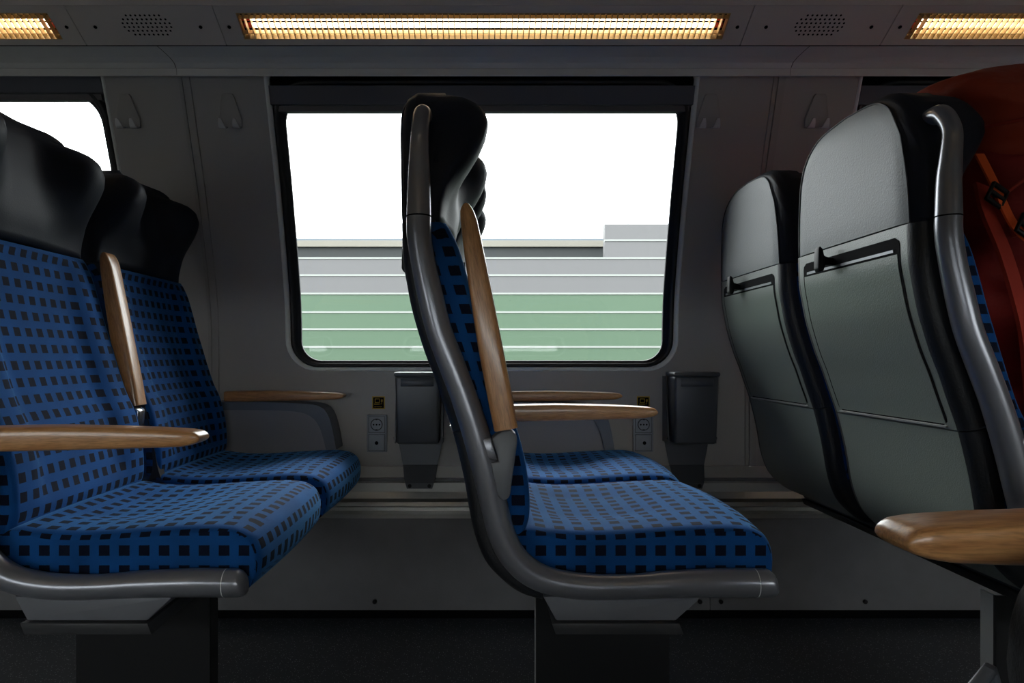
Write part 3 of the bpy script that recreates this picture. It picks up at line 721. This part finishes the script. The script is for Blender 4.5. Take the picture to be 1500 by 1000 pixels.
def build_backrest(parent):
    F_ = cr_path(BACKF, 44); us = ulist(0.2, 0.186, 12)
    rear = [p for p in offset_in(SH, 0.030)]; rz = sorted([(z, x) for x, z in rear])
    sl = []
    for u in us:
        a = abs(u); e = max(0, min(1, (a-0.186)/0.014)); pull = 0.014*(1-math.sqrt(max(0, 1-e*e)))
        dish = 0.020*(1-sstep(0.105, 0.148, a))
        L = []
        n = len(F_)
        for i, (x, z) in enumerate(F_):
            k = math.sin(math.pi*min(1, max(0, (i-2)/(n-6))))**0.4 if 2 < i < n-4 else 0
            L.append((x-dish*k-pull, u, z))
        for (x, z) in F_[::-1]: L.append((min(interp(rz, z), x-0.012), u, z))
        sl.append(L)
    arc = [0]
    for a, b in zip(F_, F_[1:]): arc.append(arc[-1]+math.dist(a, b))
    zs = [(z, s) for (x, z), s in zip(F_, arc)]; zs.sort(); th = math.radians(17)
    def uv(face, v):
        c = v.co; nrm = face.normal
        s = interp(zs, c.z)
        if abs(nrm.y) > 0.72:   # side faces: row of squares running down parallel to the front edge
            fx = interp(sorted([(z, x) for x, z in F_]), c.z)
            return (fx-c.x-0.0155, s)
        return (c.y, s)
    return loft('backrest', sl, 'fabric', parent, uv, sharp=0.9)
CUSH_T = [(742, 802), (760, 789), (777, 779), (810, 783), (860, 786), (910, 785), (960, 782), (1010, 779), (1060, 777), (1092, 777.5), (1116, 782), (1134, 793), (1143, 809), (1146, 828), (1144, 848), (1139, 862), (1128, 869)]
CUSH_B = [(1128, 869), (1100, 871), (1000, 868), (900, 866), (820, 853), (780, 838), (757, 822), (742, 802)]
def build_cushion(parent):
    T = cr_path([D(*p) for p in CUSH_T], 60); B = cr_path([D(*p) for p in CUSH_B], 24)[1:-1]
    us = ulist(0.2, 0.178, 12); sl = []
    cx, cz = D(940, 825)
    for u in us:
        a = abs(u); e = max(0, min(1, (a-0.178)/0.022)); q = 1-math.sqrt(max(0, 1-e*e)); L = []
        for (x, z) in T:
            fr = sstep(0.30, 0.42, x)
            zz = z-0.016*q*(1-0.6*fr)*sstep(0.035, 0.12, x)+0.004*(1-(a/0.178)**2 if a < 0.178 else 0)-0.010*(1-sstep(0.06, 0.15, a))*sstep(0.05, 0.15, x)*(1-sstep(0.22, 0.34, x))
            xx = x-0.006*q*fr+0.012*fr*(1-(a/0.2)**2)
            L.append((xx, u, zz))
        for (x, z) in B: L.append((x, u, z+0.008*q*sstep(0.06, 0.14, x)))
        sl.append(L)
    arc = [0]
    for a, b in zip(T, T[1:]): arc.append(arc[-1]+math.dist(a, b))
    def uv(face, v):
        c = v.co; nrm = face.normal
        if abs(nrm.y) > 0.90: return (c.x+0.004, c.z-D(0, 806)[1]+0.0075)
        if c.z < HC-0.325 and nrm.z < -0.3: return (c.x, c.y)
        i = min(range(len(T)), key=lambda k: (T[k][0]-c.x)**2+(T[k][1]-c.z)**2)
        return (c.y+math.copysign(max(0, T[i][1]-c.z) if abs(c.y) > 0.178 else 0, c.y), arc[i])
    return loft('seat_cushion', sl, 'fabric', parent, uv, sharp=0.9)
def build_tube(parent, y0):
    pts = [(*D(p[0], p[1]), p[2]*K) for p in TUBE]
    up = [(D(615, 163)[0], y0+0.074, D(615, 163)[1], 0.006), (D(617, 157)[0], y0+0.058, D(617, 157)[1], 0.011), (D(617, 157)[0], y0+0.036, D(617, 157)[1], 0.0135), (D(617, 163)[0], y0+0.016, D(617, 163)[1], 0.0135)]
    up += [(x, y0+d, z, r) for (x, z, r), d in zip(pts[1:5], (-0.004, -0.004, 0, 0))]
    t = sweep('side_frame', [(x, y0, z, r) for x, z, r in pts[4:]], 'silver', parent, 20, 110)
    sweep('upper_sleeve', up, 'silver', t, 20, 46)
    x, z, r = pts[4]; cyl('joint_ring', (x, y0, z), (0, 0, 1), r*1.012, 0.0022, 'black', t, 20)
    x, z, r = pts[-1]
    sweep('end_cap', [(x+0.0012, y0, z, r*1.0), (x+0.010, y0, z, r), (x+0.020, y0, z, r*0.97), (x+0.026, y0, z+0.001, r*0.86), (x+0.0295, y0, z+0.002, r*0.55), (x+0.0305, y0, z+0.002, r*0.15)], 'silver', t, 20, 18)
    cyl('cap_joint', (x+0.0005, y0, z), (1, 0, 0), r*1.005, 0.0012, 'bright_trim', t, 20)
    return t
AT = [(0, 0.0165), (0.05, 0.018), (0.12, 0.0190), (0.20, 0.0175), (0.27, 0.0150), (0.305, 0.0128), (0.319, 0.0105), (0.325, 0.0070), (0.327, 0.003)]
AB = [(0, -0.0180), (0.05, -0.0180), (0.12, -0.0165), (0.20, -0.0145), (0.27, -0.0125), (0.300, -0.0112), (0.315, -0.0085), (0.325, -0.0045), (0.327, -0.001)]
def wood_arm(name, parent, width=0.046):
    V = []; F = []; n = 24; st = 30
    for i in range(st):
        t = 1-(1-i/(st-1))**1.6; x = 0.327*t; zt, zb = interp(AT, x), interp(AB, x); w = width/2*(0.72+0.28*math.sqrt(max(0, 1-max(0, (x-0.300)/0.0275)**2))) if x > 0.300 else width/2
        zc, h = (zt+zb)/2, max(0.0006, (zt-zb)/2)
        for k in range(n):
            a = 2*math.pi*k/n; c, s = math.cos(a), math.sin(a); e = 0.40
            V.append((x, w*math.copysign(abs(c)**e, c), zc+h*math.copysign(abs(s)**e, s)))
    for i in range(st-1):
        for k in range(n): F.append((i*n+k, i*n+(k+1) % n, (i+1)*n+(k+1) % n, (i+1)*n+k))
    F += [tuple(range(n)), tuple((st-1)*n+k for k in range(n))]
    return pyd(name, V, F, 'wood', parent, True, sharp=1.1)
LEVER = [D(*p) for p in ((719.6, 640), (727, 634), (736, 629), (748, 628), (755, 633), (757, 643), (754, 666), (750, 694), (746.5, 722), (742, 728), (735, 728.5), (729, 723), (724, 700), (718.5, 674.5), (730, 673), (726, 657))]
NOTCH = [D(*p) for p in ((700, 645), (709, 640), (719, 639), (729, 672), (709, 669), (696, 662))]
def build_armrest(parent, y0, raised, depth=0.030, lever=True):
    w = wood_arm('armrest', parent)
    if raised: w.location = (*[D(740, 627)[0]], y0, D(740, 627)[1]); w.rotation_euler = (0, -math.radians(99.8), 0)
    else: w.location = (D(746, 641)[0], y0, D(746, 641)[1])
    if lever:
        prism('armrest_hinge', LEVER, y0-depth/2, y0+depth/2, 'hinge_grey', parent, 0.003)
        prism('hinge_block', NOTCH, y0-depth/2+0.002, y0+depth/2, 'silver', parent, 0.0025)
    else:
        c = D(742, 640); prism('armrest_hinge', [(c[0]-0.012, c[1]-0.030), (c[0]+0.012, c[1]-0.030), (c[0]+0.014, c[1]+0.004), (c[0]+0.004, c[1]+0.014), (c[0]-0.010, c[1]+0.010)], y0-0.016, y0+0.016, 'chrome', parent, 0.004)
    return w
AISLE_Y, PITCH, ROW = 1.215, 0.455, 0.768
def make_seat(kind, aisle_raised=False, centre_raised=False):
    t = empty('train_seat', (0, 0, 0))
    build_back_shell(t, 0.052 if kind == 'aisle' else 0.085); build_headrest(t); build_backrest(t); build_cushion(t)
    if kind == 'aisle':
        build_tube(t, -0.225); build_armrest(t, -0.228, aisle_raised, 0.034)
        build_armrest(t, 0.227, centre_raised, 0.03, False)
    return t
def copy_tree(o, parent=None):
    c = o.copy(); C.objects.link(c); c.parent = parent
    for ch in list(o.children): copy_tree(ch, c)
    return c
def set_arm(t, y_sign, raised):
    for ch in t.children:
        if ch.name.split('.')[0] == 'armrest' and (ch.location.y > 0) == (y_sign > 0):
            if raised: ch.location.x, ch.location.z = D(740, 627); ch.rotation_euler = (0, -math.radians(99.8), 0)
            else: ch.location.x, ch.location.z = D(746, 641); ch.rotation_euler = (0, 0, 0)
            if y_sign > 0 and raised: ch.location.z += 0.0
A0 = make_seat('aisle'); W0 = make_seat('window')
GR = 'blue checked double seats along the windows'
seats = {}
for r, (al, wl_) in {0: ('blue checked aisle seat with its wooden aisle armrest folded up', 'blue checked window seat behind the seat with the folded up aisle armrest'),
                     -1: ('blue checked aisle seat with its wooden aisle armrest lowered', 'blue checked window seat beside the raised centre armrest'),
                     1: ('aisle seat seen from its grey plastic back, holding the red backpack', 'window seat seen from its grey plastic back, beside the red backpack seat')}.items():
    a = A0 if r == 0 else copy_tree(A0); w = W0 if r == 0 else copy_tree(W0)
    a.location = (ROW*r, AISLE_Y, 0); w.location = (ROW*r, AISLE_Y+PITCH, 0)
    tag(a, al, 'seat', GR); tag(w, wl_, 'seat', GR); seats[r] = a
    set_arm(a, -1, r == 0); set_arm(a, 1, r == -1)
near = copy_tree(A0); near.location = (0.627, 0.44-0.228, 0); near.rotation_euler = (0, 0, math.pi)
tag(near, 'train seat across the aisle with a rounded wooden armrest before the grey seat backs', 'seat'); set_arm(near, -1, False); set_arm(near, 1, False)

# carrier beam and leg under each pair
def carrier(x0, y0, y1, leg_y, rz, label):
    t = empty('seat_pedestal', (x0, y0, 0), rz); tag(t, label, 'pedestal', 'pedestals under the double seats'); L = y1-y0
    top = [D(796, 874), D(815, 909.5), D(990, 909.5), D(1026, 877), D(1022, 874)]
    prism('carrier_beam', top, -0.004, L, 'beam_grey', t, 0.002)
    prism('beam_base', [D(808, 911), D(814, 927), D(1000, 927), D(994, 911)], -0.010, L, 'beam_dark', t, 0.001)
    zb = D(0, 926)[1]
    g = prism('leg', [(0.088, 0.0), (0.311, 0.0), (0.311, zb), (0.088, zb)], leg_y-y0, leg_y-y0+0.006, 'dark_steel', t)
    box('leg_side', 0.0881, 0.092, leg_y-y0+0.0061, leg_y-y0+0.036, 0, zb, 'pedestal_lit_side', g)  # this side coloured pale as if lit, the opposite side kept dark
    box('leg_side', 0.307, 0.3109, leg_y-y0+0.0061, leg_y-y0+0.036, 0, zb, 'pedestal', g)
    box('foot_plate', 0.07, 0.33, leg_y-y0-0.02, leg_y-y0+0.06, 0, 0.006, 'dark_steel', g)
    return t
carrier(0.0, 0.995, 1.86, 1.14, 0, 'dark leg and grey beam under the seats with the folded up aisle armrest')
carrier(-ROW, 0.995, 1.86, 1.14, 0, 'dark leg and grey beam under the seats with the lowered aisle armrest')
carrier(ROW, 0.995, 1.86, 1.14, 0, 'leg with one side painted pale as if lit under the seats that hold the red backpack')
carrier(0.627, 0.44, 1.30, 0.60, math.pi, 'leg and beam under the seat across the aisle with the black bag')

# armrests fixed to the wall beside the window seats
def wall_armrest(r, label):
    t = empty('wall_armrest', (ROW*r, 1.88, HC-0.15)); tag(t, label, 'armrest', 'wall armrests beside the window seats')
    w = wood_arm('wood_pad', t, 0.05); w.location = (0.056, 0.018, 0.042); w.scale = (1.0, 1, 0.82)
    # sculpted bracket: bar under the wood that turns down into a leg
    out = cr_path([(0.02, 0.026), (0.16, 0.026), (0.27, 0.022), (0.318, 0.014), (0.340, -0.010), (0.352, -0.050), (0.362, -0.105)], 26)
    inn = cr_path([(0.02, 0.004), (0.16, 0.004), (0.25, 0.000), (0.290, -0.012), (0.312, -0.035), (0.324, -0.065), (0.334, -0.105)], 26)
    prism('bracket', out+inn[::-1], 0.002, 0.092, 'armrest_bracket', t)
    inn2 = cr_path([(0.02, 0.006), (0.16, 0.006), (0.25, 0.002), (0.292, -0.011), (0.314, -0.034), (0.326, -0.065), (0.336, -0.105)], 26)
    prism('side_panel', [(0.02, -0.16)]+inn2+[(0.336, -0.16)], 0.010, 0.090, 'armrest_panel', t)
    return t
wall_armrest(0, 'wall armrest with beech top behind the lowered centre armrest')
wall_armrest(-1, 'wall armrest with beech top standing clear beside the double power socket')

# ------------------------------------------------------------------ red hiking backpack on the aisle seat
def blob(name, secs, m, parent, n=40, st=36, e=0.62, amp=0.006, fr=14.0, seed=0.0):
    """secs: (z, cx, cy, hx, hy) stacked superellipse sections with crumpled cloth."""
    P = cr_path([(s[1], s[2], s[0], s[3], s[4]) for s in secs], st); V = []; F = []
    for p in P:
        for k in range(n):
            a = 2*math.pi*k/n; c, s = math.cos(a), math.sin(a)
            v = Vector((p[0]+p[3]*math.copysign(abs(c)**e, c), p[1]+p[4]*math.copysign(abs(s)**e, s), p[2]))
            nn = Vector((c, s, 0)); q = v*fr; q.x += seed
            d = noise.noise(q)*amp+abs(noise.noise(Vector((q.x*0.7, q.y*0.7, q.z*2.4))))*-amp*1.4
            V.append(v+nn*d)
    for i in range(st-1):
        for k in range(n): F.append((i*n+k, i*n+(k+1) % n, (i+1)*n+(k+1) % n, (i+1)*n+k))
    F += [tuple(range(n)), tuple((st-1)*n+k for k in range(n))]
    return pyd(name, V, F, m, parent, True, sharp=1.3)
bp = empty('hiking_backpack', (1.0, 1.215, HC-0.25)); tag(bp, 'large red hiking backpack with orange lid standing on the aisle seat', 'backpack')
bp.location = (0, 0, 0)
z0 = HC-0.253
blob('pack_body', [(z0, 1.005, 1.215, 0.10, 0.12), (z0+0.02, 1.00, 1.215, 0.135, 0.155), (z0+0.12, 0.995, 1.215, 0.150, 0.172), (z0+0.28, 0.968, 1.215, 0.155, 0.176), (HC+0.13, 0.935, 1.215, 0.155, 0.172), (HC+0.26, 0.925, 1.212, 0.145, 0.165), (HC+0.36, 0.930, 1.21, 0.135, 0.150), (HC+0.40, 0.925, 1.21, 0.09, 0.11)], 'red_nylon', bp, 72, 80, amp=0.012)
blob('pack_lid', [(HC+0.315, 0.935, 1.205, 0.140, 0.165), (HC+0.335, 0.938, 1.205, 0.150, 0.182), (HC+0.385, 0.936, 1.205, 0.150, 0.182), (HC+0.425, 0.905, 1.205, 0.160, 0.165), (HC+0.448, 0.893, 1.205, 0.148, 0.145), (HC+0.470, 0.888, 1.205, 0.115, 0.115), (HC+0.490, 0.888, 1.205, 0.06, 0.06), (HC+0.494, 0.888, 1.205, 0.02, 0.02)], 'orange_nylon', bp, 72, 60, amp=0.014, fr=12, seed=5)
blob('side_pocket', [(z0+0.03, 0.99, 1.045, 0.09, 0.02), (z0+0.06, 0.99, 1.042, 0.108, 0.040), (z0+0.20, 0.975, 1.040, 0.112, 0.045), (HC+0.045, 0.955, 1.045, 0.110, 0.036), (HC+0.065, 0.95, 1.05, 0.10, 0.02)], 'orange_nylon', bp, 30, 20, amp=0.004)
ribbon('shoulder_strap', [(0.785, 1.075, HC+0.27), (0.772, 1.045, HC+0.22), (0.785, 1.03, HC+0.16), (0.800, 1.022, HC+0.09), (0.812, 1.02, HC+0.03), (0.822, 1.024, HC-0.05), (0.835, 1.03, HC-0.12)], (1, 0.25, 0), 0.024, 0.006, 'strap_red', bp)
ribbon('load_strap', [(0.770, 1.06, HC+0.315), (0.778, 1.043, HC+0.27), (0.800, 1.03, HC+0.20), (0.825, 1.022, HC+0.17)], (1, 0.3, 0.3), 0.016, 0.003, 'strap_orange', bp)
ribbon('compression_strap', [(0.80, 1.036, HC+0.190), (0.845, 1.028, HC+0.200), (0.90, 1.026, HC+0.222), (0.98, 1.034, HC+0.225), (1.05, 1.05, HC+0.215)], (0, 0.1, 1), 0.018, 0.003, 'strap_red', bp)
ribbon('compression_strap', [(0.83, 1.026, HC-0.005), (0.90, 1.000, HC-0.010), (0.98, 0.994, HC-0.012), (1.07, 1.03, HC-0.012)], (0, 0.1, 1), 0.018, 0.003, 'strap_orange', bp)
for (x, y, z) in ((0.778, 1.034, HC+0.245), (0.812, 1.020, HC+0.195)):
    bm = bmesh.new()
    add_box(bm, -0.013, 0.013, -0.003, 0.003, 0.010, 0.016, 0.001, 1); add_box(bm, -0.013, 0.013, -0.003, 0.003, -0.016, -0.010, 0.001, 1); add_box(bm, -0.013, 0.013, -0.003, 0.003, -0.003, 0.003, 0.001, 1)
    add_box(bm, -0.016, -0.012, -0.003, 0.003, -0.016, 0.016, 0.001, 1); add_box(bm, 0.012, 0.016, -0.003, 0.003, -0.016, 0.016, 0.001, 1)
    b = bm_obj('strap_buckle', bm, 'plastic_black', bp, True, 0.6); b.location = (x, y, z); b.rotation_euler = (0, 0.5, 0.2)
ribbon('hip_belt', [(0.90, 1.02, z0+0.07), (0.86, 0.985, z0+0.09), (0.815, 0.958, z0+0.06), (0.785, 0.952, z0+0.0), (0.768, 0.952, z0-0.03)], (0, 0.2, 1), 0.026, 0.004, 'strap_orange', bp)
sweep('pull_cord', [(0.83, 1.005, HC+0.02, 0.0015), (0.805, 0.985, HC-0.02, 0.0015), (0.785, 0.972, HC-0.055, 0.0015), (0.795, 0.965, HC-0.09, 0.0015), (0.815, 0.965, HC-0.11, 0.0015)], 'strap_orange', bp, 6, 24)
def lid_pt(deg, z, hx, hy, r=0.003):
    a = math.radians(deg); c, q = math.cos(a), math.sin(a)
    return (0.936+hx*math.copysign(abs(c)**0.62, c), 1.205+hy*math.copysign(abs(q)**0.62, q), HC+z, r)
sweep('lid_seam', [lid_pt(d, 0.365+0.006*math.sin(d*0.3), 0.150, 0.181) for d in range(170, 371, 10)], 'strap_red', bp, 8, 80)
sweep('body_seam', [(0.785, 1.058, HC+0.235, 0.003), (0.815, 1.046, HC+0.262, 0.003), (0.86, 1.042, HC+0.292, 0.003), (0.93, 1.045, HC+0.315, 0.003)], 'strap_red', bp, 8, 24)
sweep('body_seam', [(0.845, 1.040, HC+0.20, 0.003), (0.862, 1.036, HC+0.14, 0.003), (0.885, 1.034, HC+0.08, 0.003)], 'strap_red', bp, 8, 24)
ribbon('lid_tab', [(0.925, 1.17, HC+0.490), (0.95, 1.16, HC+0.490), (0.97, 1.155, HC+0.486)], (0, 1, 0), 0.014, 0.003, 'strap_red', bp, 8)

# ------------------------------------------------------------------ black bag on the seat across the aisle
bb = empty('black_bag', (0, 0, 0)); tag(bb, 'black fabric bag with a buckled strap on the seat below the near armrest tip', 'bag')
zs = HC-0.252
blob('bag_body', [(zs, 0.40, 0.27, 0.10, 0.10), (zs+0.01, 0.40, 0.27, 0.125, 0.118), (zs+0.05, 0.40, 0.272, 0.132, 0.124), (zs+0.11, 0.40, 0.272, 0.130, 0.122), (zs+0.138, 0.40, 0.272, 0.120, 0.112), (zs+0.148, 0.40, 0.27, 0.09, 0.085)], 'black_nylon', bb, 40, 24, e=0.5, amp=0.004)
ribbon('bag_strap', [(0.36, 0.16, zs+0.155), (0.32, 0.18, zs+0.145), (0.288, 0.23, zs+0.115), (0.262, 0.30, zs+0.085), (0.245, 0.335, zs+0.055), (0.235, 0.34, zs+0.02)], (0.6, 1, 0.4), 0.034, 0.005, 'grey_nylon', bb)
bm = bmesh.new()
for r in ((-0.019, 0.019, 0.013, 0.017), (-0.019, 0.019, -0.017, -0.013), (-0.019, -0.015, -0.017, 0.017), (0.015, 0.019, -0.017, 0.017)): add_box(bm, r[0], r[1], -0.003, 0.003, r[2], r[3], 0.001, 1)
b = bm_obj('strap_buckle', bm, 'bin', bb, True, 0.6); b.location = (0.238, 0.330, zs+0.080); b.rotation_euler = (0.2, -0.6, 0.35)

# ------------------------------------------------------------------ outside: noise barrier and parapet behind it
BD = 8.0
def bz(py): return HC-(py-523)*BD/1000
nb = empty('noise_barrier', (0, BD, bz(700))); tag(nb, 'grey and green noise barrier of long horizontal panels outside the window', 'barrier')
nb.location = (0, 0, 0)
edges = [378, 403, 430, 457, 482, 508, 533, 558, 583, 610, 640, 680, 720]
lip = 2.6
for i, (a, b) in enumerate(zip(edges, edges[1:])):
    m = 'barrier_grey' if b <= 430 else 'barrier_green'
    box('barrier_panel', -40, 40, BD, BD+0.12, bz(b-lip/2), bz(a+lip/2), m, nb)
    box('barrier_joint', -40, 40, BD-0.01, BD+0.1, bz(a+lip/2), bz(a-lip/2), 'barrier_lip', nb)
# the higher stretch of the barrier
xs = (886-708)*BD/1000
for a, b in ((328, 352), (352, 378)):
    box('barrier_panel', xs, 40, BD, BD+0.12, bz(b-lip/2), bz(a+(lip/2 if a > 330 else 0)), 'barrier_grey', nb)
box('barrier_joint', xs, 40, BD-0.01, BD+0.1, bz(352+lip/2), bz(352-lip/2), 'barrier_lip', nb)
PDY = 9.0
def pz(py): return HC-(py-523)*PDY/1000
pp = empty('parapet_wall', (0, 0, 0)); tag(pp, 'low dark wall with a beige coping behind the noise barrier', 'wall')
box('wall_body', -45, 45, PDY, PDY+0.3, 0-2.0, pz(362), 'parapet_dark', pp)
box('coping', -45, 45, PDY-0.05, PDY+0.35, pz(362), pz(353), 'parapet_beige', pp)
box('top_rail', -45, 45, PDY+0.05, PDY+0.25, pz(353), pz(348), 'parapet_blue', pp)
gb = bmesh.new(); add_box(gb, -60, 60, -60, 60, -2.2, -2.0); structure(bm_obj('ground', gb, 'ballast'))
